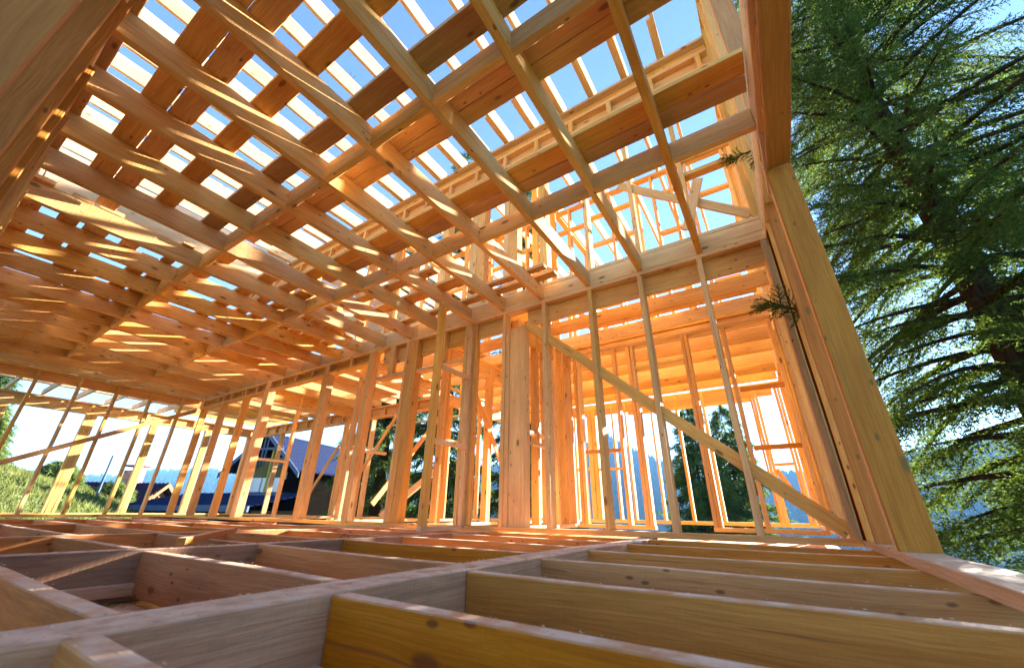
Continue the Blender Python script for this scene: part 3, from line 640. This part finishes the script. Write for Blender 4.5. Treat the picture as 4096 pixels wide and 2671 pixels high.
# mountains: two ridges, forested
def fbm(az, r, seed=0):
    return (np.sin(az * .9 + seed) + .6 * np.sin(az * 2.3 + r * .004 + seed * 2) + .35 * np.sin(az * 5.1 - r * .009 + seed) + .2 * np.sin(az * 11.7 + r * .02))
def mount_z(el_az, el_v, r0, r1, base):
    def zf(X, Y):
        r = np.hypot(X, Y); az = np.degrees(np.arctan2(Y, X))
        top = np.tan(np.radians(np.interp(az, el_az, el_v) + .12 * fbm(az * .7, r * 0, 1.0))) * r1
        t_ = np.clip((r - r0) / (r1 - r0), 0, 1)
        prof = t_ ** .95
        z = base + (top - base) * prof + 9 * fbm(az * 1.6, r, 2.0) * np.sin(np.pi * t_)
        return np.where(r > r1, top - (r - r1) * .5, z)
    return zf
FOREST = plain('far_forest_floor', (.012, .022, .012), .95, .4, .02)
mzR = mount_z([-70, -30, -12, 4, 9, 13, 17, 19.5, 23, 28, 34, 45, 56], [9, 8, 5.5, 3.4, 4.2, 6.0, 8.0, 9.4, 8.2, 7.0, 5.5, 4.5, 3.0], 330, 1250, -125)
tag(link('hills', polar_mesh('mountain', np.linspace(320, 1500, 60), np.linspace(-72, 58, 260), mzR, FOREST), FOREST), None, None, kind='structure')
mzL = mount_z([50, 58, 62, 67, 71, 74.5, 78, 85, 110], [2.5, 3.0, 3.8, 3.7, 3.5, 3.1, 2.4, 2.0, 2.5], 700, 2300, -60)
tag(link('hills', polar_mesh('ridge', np.linspace(690, 2600, 40), np.linspace(48, 112, 200), mzL, FOREST), FOREST), None, None, kind='structure')
CONIFER = leaf('far_conifer', (.016, .03, .016), (.01, .016, .008), .5, .15, 0.0)
def cones(n, az0, az1, r0, r1, zf, h0, h1):
    az = np.radians(rng.uniform(az0, az1, n)); r = np.sqrt(rng.uniform(r0 ** 2, r1 ** 2, n)); x, y = r * np.cos(az), r * np.sin(az)
    z = zf(x, y); h = rng.uniform(h0, h1, n); w = h * rng.uniform(.13, .2, n); k = 5
    V = np.zeros((n, k + 1, 3)); a0 = rng.uniform(0, 6.28, n)
    for i in range(k):
        a = a0 + i * 2 * np.pi / k; V[:, i] = np.stack([x + w * np.cos(a), y + w * np.sin(a), z + h * .08], 1)
    V[:, k] = np.stack([x, y, z + h], 1)
    b = (np.arange(n) * (k + 1))[:, None]; T = [np.stack([b[:, 0] + i, b[:, 0] + (i + 1) % k, b[:, 0] + k], 1) for i in range(k)]
    return V.reshape(-1, 3), np.concatenate(T)
v1, t1 = cones(21000, -34, 38, 520, 1290, mzR, 11, 22); v2, t2 = cones(9000, 56, 82, 1100, 2330, mzL, 12, 24)
tag(link('forest', np_mesh('forest', np.concatenate([v1, v2]), np.concatenate([t1, t2 + len(v1)]), CONIFER), CONIFER), 'far spruce forest covering the mountainsides', 'forest', kind='stuff')

# grass on the left slope
def grass():
    n = 60000; az = np.radians(rng.uniform(60, 97, n)); r = rng.uniform(17, 48, n); x, y = r * np.cos(az), r * np.sin(az); z = ground_z(x, y) - .03
    h = rng.uniform(.10, .34, n); a = rng.uniform(0, 6.28, n); w = rng.uniform(.015, .04, n); ln = rng.normal(0, .12, (n, 2))
    V = np.stack([np.stack([x - w * np.cos(a), y - w * np.sin(a), z], 1), np.stack([x + w * np.cos(a), y + w * np.sin(a), z], 1), np.stack([x + ln[:, 0], y + ln[:, 1], z + h], 1)], 1)
    return V.reshape(-1, 3), np.arange(n * 3).reshape(-1, 3)
GRASS = leaf('grass_blades', (.13, .16, .045), (.18, .20, .05), .4)
v, t = grass(); tag(link('grass', np_mesh('grass', v, t, GRASS), GRASS), 'tall sunlit grass on the slope left of the house', 'grass', kind='stuff')

# ------------------------------------------------------------------ spruces
def needle_spray(L, nn, nl, nw, side=9):
    """one flat spruce spray along +x: stem, side twigs and needles as thin triangles"""
    tri = []
    def twig(p, d, l, cnt):
        d = d / np.linalg.norm(d)
        for i in range(cnt):
            s = (i + rng.random()) / cnt; b = p + d * l * s + np.array([0, 0, -.12 * l * s * s])
            q = rng.normal(size=3); q -= d * (q @ d); q /= np.linalg.norm(q); q[2] = q[2] * .7 + .1
            nd_ = d * .75 + q * .75; nd_ /= np.linalg.norm(nd_); sd = np.cross(nd_, rng.normal(size=3)); sd /= np.linalg.norm(sd)
            ll = nl * rng.uniform(.7, 1.15)
            tri.append([b - sd * nw / 2, b + sd * nw / 2, b + nd_ * ll])
        e = p + d * l + np.array([0, 0, -.12 * l]); s0 = np.cross(d, [0, 0, 1.0]); w = .0035
        tri.append([p - s0 * w, p + s0 * w, e])
    twig(np.zeros(3), np.array([1.0, 0, 0]), L, nn)
    for k in range(side):
        s = .12 + .8 * k / side; sg = 1 if k % 2 else -1
        twig(np.array([L * s, 0, -.12 * L * s * s]), np.array([.8, sg * .75, rng.normal(0, .15)]), L * .5 * (1.05 - s) + .03, max(5, int(nn * .5 * (1.1 - s))))
    return np.array(tri)          # n,3,3

def coarse_spray(L, n, w):
    tri = []
    for i in range(n):
        s = rng.random(); b = np.array([L * s, rng.normal(0, .22) * L * (1.1 - s), -.15 * L * s * s + rng.normal(0, .02)])
        d = np.array([.7, rng.normal(0, .7), rng.normal(-.25, .35)]); d /= np.linalg.norm(d); sd = np.cross(d, rng.normal(size=3)); sd /= np.linalg.norm(sd)
        tri.append([b - sd * w, b + sd * w, b + d * L * .3])
    return np.array(tri)

def tube(path, rad, k=8):
    V, T = [], []
    for i, (p, r) in enumerate(zip(path, rad)):
        d = (np.array(path[min(i + 1, len(path) - 1)]) - np.array(path[max(i - 1, 0)])); d /= np.linalg.norm(d)
        a = np.cross(d, [.3, .9, .2]); a /= np.linalg.norm(a); b = np.cross(d, a)
        for j in range(k):
            an = 2 * math.pi * j / k; rr = r * (1 + .06 * math.sin(3 * an + i)); V.append(np.array(p) + a * rr * math.cos(an) + b * rr * math.sin(an))
    for i in range(len(path) - 1):
        for j in range(k):
            a, b = i * k + j, i * k + (j + 1) % k; T += [(a, b, a + k), (b, b + k, a + k)]
    return V, T

def spruce(label, x, y, zb, H, Rmax, sprays, nbr, per, mat, zlow=0.0, keep=None, group=None, droop=.35, tr=None, aim=None):
    e = empty('spruce_tree', (x, y, zb), label, 'tree', group)
    V, T = [], []
    def addtube(path, rad, k=7):
        v_, t_ = tube(path, rad, k); n0 = len(V); V.extend(v_); T.extend([(a + n0, b + n0, c + n0) for a, b, c in t_])
    r0 = tr or H * .014 + .05
    addtube([(0, 0, H * i / 12) for i in range(13)], [max(.012, r0 * (1 - i / 12.2)) for i in range(13)], 10)
    out = []
    for b in range(nbr):
        fz = zlow + (1 - zlow) * (b + rng.random()) / nbr
        z = H * fz; L = Rmax * (1 - fz) ** .8 * rng.uniform(.72, 1.08) + .12
        az = b * 2.399 + rng.normal(0, .35) if aim is None or rng.random() > .35 else aim + rng.normal(0, .6)
        up = rng.uniform(.02, .22) * (.3 + fz)
        def pt(s): return np.array([math.cos(az) * L * s, math.sin(az) * L * s, z + L * (up * s - droop * s * s + .18 * s ** 4)])
        path = [pt(s) for s in (0, .25, .5, .75, 1)]
        if keep is not None:
            ok = [keep(q[0] + x, q[1] + y, q[2] + zb) for q in path]
            if not all(ok):
                smax = max([0] + [s for s, o_ in zip((0, .25, .5, .75, 1), ok) if o_]); 
                if smax < .25: continue
                path = [pt(s) for s in np.linspace(0, max(.25, smax - .12), 5)]
        addtube(path, [.008 + .012 * L * (1 - s) for s in (0, .25, .5, .75, 1)], 5)
        nper = max(4, int(per * L / Rmax))
        for k in range(nper):
            s = .10 + .9 * (k + rng.random()) / nper; p = pt(s)
            if keep is not None and not keep(p[0] + x, p[1] + y, p[2] + zb): continue
            a2 = az + rng.choice([-1, 1]) * rng.uniform(.3, 1.2) * (1.15 - s); pd = rng.uniform(.15, .75)
            sc = rng.uniform(.7, 1.2) * (.75 + .4 * (1 - s))
            ca, sa, cp, sp = math.cos(a2), math.sin(a2), math.cos(pd), math.sin(pd)
            M = np.array([[ca * cp, -sa, ca * sp], [sa * cp, ca, sa * sp], [-sp, 0, cp]])
            ro = rng.normal(0, .5); Rx = np.array([[1, 0, 0], [0, math.cos(ro), -math.sin(ro)], [0, math.sin(ro), math.cos(ro)]])
            tri = sprays[rng.integers(len(sprays))] @ (M @ Rx).T * sc + p
            out.append(tri)
    for k in range(max(3, int(per * .2))):
        out.append(sprays[0] @ np.array([[0, 0, -1], [0, 1, 0], [1, 0, 0]]).T * .8 + np.array([0, 0, H - .3 - .05 * k]))
    tr_ = np.concatenate(out)
    if keep is not None:
        c = tr_.mean(1); m_ = np.array(keep(c[:, 0] + x, c[:, 1] + y, c[:, 2] + zb)); tr_ = tr_[m_]
    link('trunk', np_mesh('trunk', V, T, SPRUCEBARK, True), SPRUCEBARK, e)
    link('crown', np_mesh('crown', tr_.reshape(-1, 3), np.arange(len(tr_) * 3).reshape(-1, 3), mat), mat, e)
    return e
SPRUCE = leaf('spruce_needles', (.03, .075, .02), (.115, .175, .025), .5, .4)
SPRUCE_D = leaf('distant_spruce', (.045, .095, .035), (.12, .19, .04), .5, .35)
fine = [needle_spray(.60, 30, .040, .017, 10) for _ in range(5)]
mid = [coarse_spray(.9, 46, .026) for _ in range(4)]
def outside(X, Y, Z):
    X, Y, Z = np.asarray(X), np.asarray(Y), np.asarray(Z)
    return ~((Y > -.66) & (X > -2) & (X < 10.4) & (Z < 7.5)) & ~((X < 2.4) & (Y > -1.6)) & (np.hypot(X, Y) > 1.2)
spruce('huge backlit spruce with drooping boughs close outside the right wall', 6.75, -2.62, -3.2, 19, 4.6, fine, 320, 57, SPRUCE, zlow=.16, keep=outside, droop=.55, tr=.24)
far_t = [('tall dark spruce behind the back wall, left of the stud cluster', 50.5, 21, 20, 2.0), ('tall dark spruce behind the middle of the back wall', 42.5, 17, 21, 1.8),
         ('tall spruce behind the built up post in the back wall', 30.5, 16.5, 20, 1.7), ('bushy spruce standing before the mountain beyond the far window opening', 8.6, 24, 9.6, 2.7),
         ('spruce with thin upper boughs behind the bushy one by the far window', 4.6, 27, 10.5, 2.6)]
for lab, az, D, H, Rm in far_t:
    a = math.radians(az); x, y = D * math.cos(a), D * math.sin(a); top = None
    zb = float(ground_z(x, y)) - .1
    if az < 15: zb = D * math.tan(math.radians(13.0 if az > 6 else 12.5)) - H
    spruce(lab, x, y, zb, H, Rm, mid, 105, 25, SPRUCE_D if az > 15 else SPRUCE, zlow=.02, group='spruces beyond the house')
YOUNG = leaf('young_spruce', (.10, .15, .04), (.2, .26, .06), .4, .4)
for lab, az, D, H, Rm, mt in (('spruce at the left edge rising above the grassy slope', 87.0, 40, 6.9, 1.35, SPRUCE_D), ('yellow green young tree in front of the spruce at the left edge', 86.6, 34, 3.0, 1.2, YOUNG), ('small bush on the slope beside the grey pole', 76.3, 36, 1.2, .7, YOUNG), ('low bush on the crest left of the thick gallery post', 80.5, 37, 1.3, .9, YOUNG)):
    a = math.radians(az); x, y = D * math.cos(a), D * math.sin(a)
    spruce(lab, x, y, float(ground_z(x, y)) - .1, H, Rm, mid, 60, 22, mt, zlow=.03, group='trees on the left slope')
# boughs that reach into the house past the corner post
def twig_thing(label, pts, n):
    e = empty('spruce_bough', pts[0], label, 'branch', 'boughs poking into the frame'); P_ = [np.array(p) - np.array(pts[0]) for p in pts]
    v_, t_ = tube(P_, np.linspace(.008, .003, len(P_)), 6); link('stem', np_mesh('stem', v_, t_, SPRUCEBARK), SPRUCEBARK, e)
    out = []
    for k in range(n):
        s = (k + .5) / n * (len(P_) - 1); i = min(int(s), len(P_) - 2); p = P_[i] + (P_[i + 1] - P_[i]) * (s - i); d = P_[i + 1] - P_[i]; d /= np.linalg.norm(d)
        q = rng.normal(size=3) * .5; q[2] -= .45; dd = d + q; dd /= np.linalg.norm(dd); yv = np.cross([0, 0, 1], dd); yv /= np.linalg.norm(yv); zv = np.cross(dd, yv)
        out.append(small[k % 2] @ np.stack([dd, yv, zv], 1).T * rng.uniform(.7, 1.15) + p)
    tr_ = np.concatenate(out); link('needles', np_mesh('needles', tr_.reshape(-1, 3), np.arange(len(tr_) * 3).reshape(-1, 3), SPRUCE), SPRUCE, e)
small = [needle_spray(.17, 60, .020, .006, 7) for _ in range(2)]
twig_thing('spruce bough poking past the studs below the second floor', [(3.75, -.5, 1.52), (3.72, -.36, 1.62), (3.7, -.24, 1.70)], 20)
twig_thing('small spruce tip hanging in the upper wall opening', [(3.3, -.5, 3.02), (3.28, -.36, 3.0), (3.27, -.27, 2.97)], 6)

# ------------------------------------------------------------------ neighbouring houses
def poly_obj(name, verts, faces, mat, parent=None, thick=None):
    bm = bmesh.new(); vs = [bm.verts.new(v) for v in verts]
    for f_ in faces: bm.faces.new([vs[i] for i in f_])
    bmesh.ops.recalc_face_normals(bm, faces=bm.faces)
    if thick: bmesh.ops.solidify(bm, geom=bm.faces[:], thickness=thick)
    me = bpy.data.meshes.new(name); bm.to_mesh(me); bm.free(); return link(name, me, mat, parent)
def boxl(name, x, y, z, mat, parent):
    vs = [(a, b, c) for a in x for b in y for c in z]
    return poly_obj(name, vs, [(0, 1, 3, 2), (4, 6, 7, 5), (0, 4, 5, 1), (2, 3, 7, 6), (0, 2, 6, 4), (1, 5, 7, 3)], mat, parent)
def tile_mat(name, col):
    m, nt, ns, ls = new_mat(name); out = ns.new('ShaderNodeOutputMaterial'); bs = ns.new('ShaderNodeBsdfPrincipled'); ls.new(bs.outputs[0], out.inputs[0])
    bs.inputs['Base Color'].default_value = (*col, 1); bs.inputs['Roughness'].default_value = .7; bs.inputs['Specular IOR Level'].default_value = .02
    return m
def tiled_roof(name, p0, ux, uy, nx, ny, mat, parent, amp=.035):
    """metal tile sheet: wavy across, stepped down the slope. ux along the eave, uy up the slope"""
    p0, ux, uy = (np.array(a, float) for a in (p0, ux, uy)); nrm = np.cross(ux, uy); nrm /= np.linalg.norm(nrm); nrm *= np.sign(nrm[2])
    lx, ly = np.linalg.norm(ux), np.linalg.norm(uy); nu = max(8, int(lx / .06)); rows = max(2, int(ly / .38)); V = []; T = []
    vv = []
    for r_ in range(rows): vv += [(r_ / rows, .05), ((r_ + .97) / rows, 0)]
    for a, off in vv:
        for i in range(nu + 1):
            u = i / nu; V.append(p0 + ux * u + uy * a + nrm * (off + amp * math.sin(u * lx / .22 * 2 * math.pi)))
    for j in range(len(vv) - 1):
        for i in range(nu):
            a = j * (nu + 1) + i; T += [(a, a + 1, a + nu + 1), (a + 1, a + nu + 2, a + nu + 1)]
    return link(name, np_mesh(name, V, T, mat), mat, parent)
BLUE = tile_mat('blue_metal_tile', (.014, .024, .07)); PURPLE = tile_mat('plum_metal_tile', (.035, .018, .05)); REDR = tile_mat('red_metal_tile', (.20, .035, .025))
LOG = plain('dark_log_wall', (.005, .004, .003), .7, .5, 3.0, stretch=(.3, .3, 14), bump=.6); CREAM = plain('cream_paint', (.62, .58, .36), .6)
BARGE = plain('slate_paint', (.10, .13, .20), .5); GLASS = plain('window_glass', (.05, .045, .03), .08); WHITEP = plain('white_panel', (.75, .75, .72), .6)
YEL = plain('yellow_pole', (.42, .40, .08), .6); TAN = plain('tan_board_wall', (.20, .11, .06), .7, .25, 2.0, stretch=(.3, .3, 8)); BRICK = plain('chimney_brick', (.50, .22, .17), .8, .3, 6.0)
# dark log house
a = math.radians(63.1); HD = empty('log_house', (28 * math.cos(a), 28 * math.sin(a), -3.0), 'dark log house with blue metal tile roof and gable window', 'house')
HD.rotation_euler.z = math.radians(18)      # local +x runs along the ridge, gable faces local -x
zr, ze, hw, LN = 7.1, 4.95, 2.6, 13.0
boxl('wall', (0, LN), (-hw + .5, hw - .5), (0, ze + .1), LOG, HD); boxl('porch_wall', (-3.4, -.01), (-2.8, 5.2), (0, 2.9), LOG, HD)
poly_obj('gable_wall', [(.02, -hw + .5, ze), (.02, hw - .5, ze), (.02, 0, zr - .2)], [(0, 1, 2)], LOG, HD, .1)
tiled_roof('roof', (-.9, -hw - .1, ze - .1), (LN + 1.5, 0, 0), (0, hw + .1, zr - ze + .1), 0, 0, BLUE, HD)
tiled_roof('roof', (-.9, hw + .1, ze - .1), (LN + 1.5, 0, 0), (0, -hw - .1, zr - ze + .1), 0, 0, BLUE, HD)
for s in (-1, 1):
    o = poly_obj('barge_board', [(-.95, 0, zr + .08), (-.95, s * (hw + .2), ze - .12), (-.95, s * (hw + .2), ze - .38), (-.95, 0, zr - .2)], [(0, 1, 2, 3)], BARGE, HD, .05)
cr = boxl('truss_bar', (-.9, -.84), (-1.25, 1.25), (ze + 1.15, ze + 1.27), BARGE, HD)
for y in (-.16, .08): boxl('truss_post', (-.9, -.84), (y, y + .08), (ze + .3, zr - .2), BARGE, HD)
win = boxl('window', (-.08, .0), (-1.15, 1.25), (4.55, 5.75), CREAM, HD)
for y0, y1 in ((-1.03, -.02), (.1, 1.13)): boxl('pane', (-.1, -.075), (y0, y1), (4.63, 5.62), GLASS, win)
boxl('balcony_panel', (-.55, -.48), (-1.3, -.05), (3.85, 4.6), WHITEP, HD); boxl('balcony_panel', (-.55, -.48), (.05, 1.35), (3.85, 4.6), WHITEP, HD)
boxl('balcony_floor', (-.7, 0), (-1.5, 1.5), (3.65, 3.80), BARGE, HD)
for y in (-.55, .72): boxl('pole', (-.75, -.66), (y, y + .09), (3.8, 6.2), YEL, HD)
tiled_roof('porch_roof', (-3.8, -3.0, 3.05), (0, 8.5, 0), (3.9, 0, .75), 0, 0, BLUE, HD)
boxl('fascia', (-3.86, -3.76), (-3.0, 5.5), (2.85, 3.1), BARGE, HD)
# plum roofed house
a = math.radians(73.2); HP = empty('board_house', (42 * math.cos(a), 42 * math.sin(a), -4.6), 'board house with plum metal roof and brick chimney on the slope', 'house')
HP.rotation_euler.z = math.radians(127); HP.scale = (1.3, 1.3, 1.3)
boxl('wall', (0, 8), (-3, 3), (0, 2.6), TAN, HP); poly_obj('gable_wall', [(0.02, -3, 2.55), (.02, 3, 2.55), (.02, 0, 4.7)], [(0, 1, 2)], TAN, HP, .12)
tiled_roof('roof', (-.6, -3.7, 2.1), (9.2, 0, 0), (0, 3.7, 2.75), 0, 0, PURPLE, HP); tiled_roof('roof', (-.6, 3.7, 2.1), (9.2, 0, 0), (0, -3.7, 2.75), 0, 0, PURPLE, HP)
for s in (-1, 1): poly_obj('barge_board', [(-.64, 0, 4.85), (-.64, s * 3.75, 2.06), (-.64, s * 3.75, 1.85), (-.64, 0, 4.62)], [(0, 1, 2, 3)], TAN, HP, .05)
ch = boxl('chimney', (1.6, 2.3), (-.9, -.2), (3.6, 5.55), BRICK, HP); boxl('chimney_cap', (1.5, 2.4), (-1.0, -.1), (5.75, 5.85), REDR, ch)
w_ = boxl('window', (-.06, .0), (-1.9, -.9), (.9, 2.2), WHITEP, HP); boxl('pane', (-.08, -.05), (-1.82, -.98), (1.0, 2.1), GLASS, w_)
a = math.radians(69.3); HR = empty('red_roof_house', (60 * math.cos(a), 60 * math.sin(a), -4.5), 'distant house showing only its red roof between the studs', 'house'); HR.rotation_euler.z = math.radians(-20)
boxl('wall', (0, 6), (-2.5, 2.5), (0, 3.6), TAN, HR); tiled_roof('roof', (-.5, -3, 3.3), (7, 0, 0), (0, 3, 1.6), 0, 0, REDR, HR); tiled_roof('roof', (-.5, 3, 3.3), (7, 0, 0), (0, -3, 1.6), 0, 0, REDR, HR)
poly_obj('gable_wall', [(0.02, -2.5, 3.5), (.02, 2.5, 3.5), (.02, 0, 4.7)], [(0, 1, 2)], TAN, HR, .1)
# pole and boards outside
a = math.radians(77.4); px, py = 30 * math.cos(a), 30 * math.sin(a)
bm = bmesh.new(); bmesh.ops.create_cone(bm, segments=8, radius1=.06, radius2=.05, depth=4.2, cap_ends=True)
me = bpy.data.meshes.new('pole'); bm.to_mesh(me); bm.free(); o = link('metal_pole', me, BARGE); o.location = (px, py, .35); tag(o, 'thin grey metal pole standing on the grassy slope', 'pole')
for k in range(3):
    o = strut('leaning_plank', (7.6 + .12 * k, 9.0 + .1 * k, -.15), (8.3 + .1 * k, 7.6, 1.15 + .06 * k), .05, .15, PALE); tag(o, '%s of three rough planks leaning behind the left back room' % ORD[k], 'plank', 'planks leaning outside')

# ------------------------------------------------------------------ air, sky, sun
m, nt, ns, ls = new_mat('haze_air')
out = ns.new('ShaderNodeOutputMaterial'); pv = ns.new('ShaderNodeVolumePrincipled'); ls.new(pv.outputs[0], out.inputs['Volume'])
pv.inputs['Color'].default_value = (.22, .52, 1.0, 1); pv.inputs['Density'].default_value = .0002; pv.inputs['Anisotropy'].default_value = .0
hz = boxl('haze', (-3300, 3300), (-3300, 3300), (-190, 330), m, None); hz['kind'] = 'stuff'; hz['label'] = 'thin blue haze in the air over the valley'; hz['category'] = 'haze'

SUN = Vector((.925, -.235, .300)).normalized(); el = math.asin(SUN.z); azn = math.atan2(SUN.x, SUN.y)
w = bpy.data.worlds.new('World'); scene.world = w; w.use_nodes = True; wn = w.node_tree.nodes; wl = w.node_tree.links
bg = wn['Background']; sky = wn.new('ShaderNodeTexSky'); sky.sky_type = 'NISHITA'; sky.sun_disc = False
sky.sun_elevation = el; sky.sun_rotation = azn; sky.altitude = 600; sky.air_density = .82; sky.dust_density = .0; sky.ozone_density = 2.2
wl.new(sky.outputs[0], bg.inputs[0]); bg.inputs[1].default_value = .05
sl = bpy.data.lights.new('sun', 'SUN'); so = bpy.data.objects.new('sun', sl); C.objects.link(so); sl.energy = 5.0; sl.angle = math.radians(.5); sl.color = (1.0, .93, .82)
so.rotation_euler = SUN.to_track_quat('Z', 'Y').to_euler()

scene.view_settings.view_transform = 'Standard'; scene.view_settings.look = 'None'; scene.view_settings.exposure = 3.4; scene.view_settings.gamma = 1
cy = scene.cycles; cy.max_bounces = 10; cy.diffuse_bounces = 7; cy.glossy_bounces = 3; cy.transmission_bounces = 3; cy.volume_bounces = 1; cy.transparent_max_bounces = 4
cy.use_denoising = True; cy.sample_clamp_indirect = 8
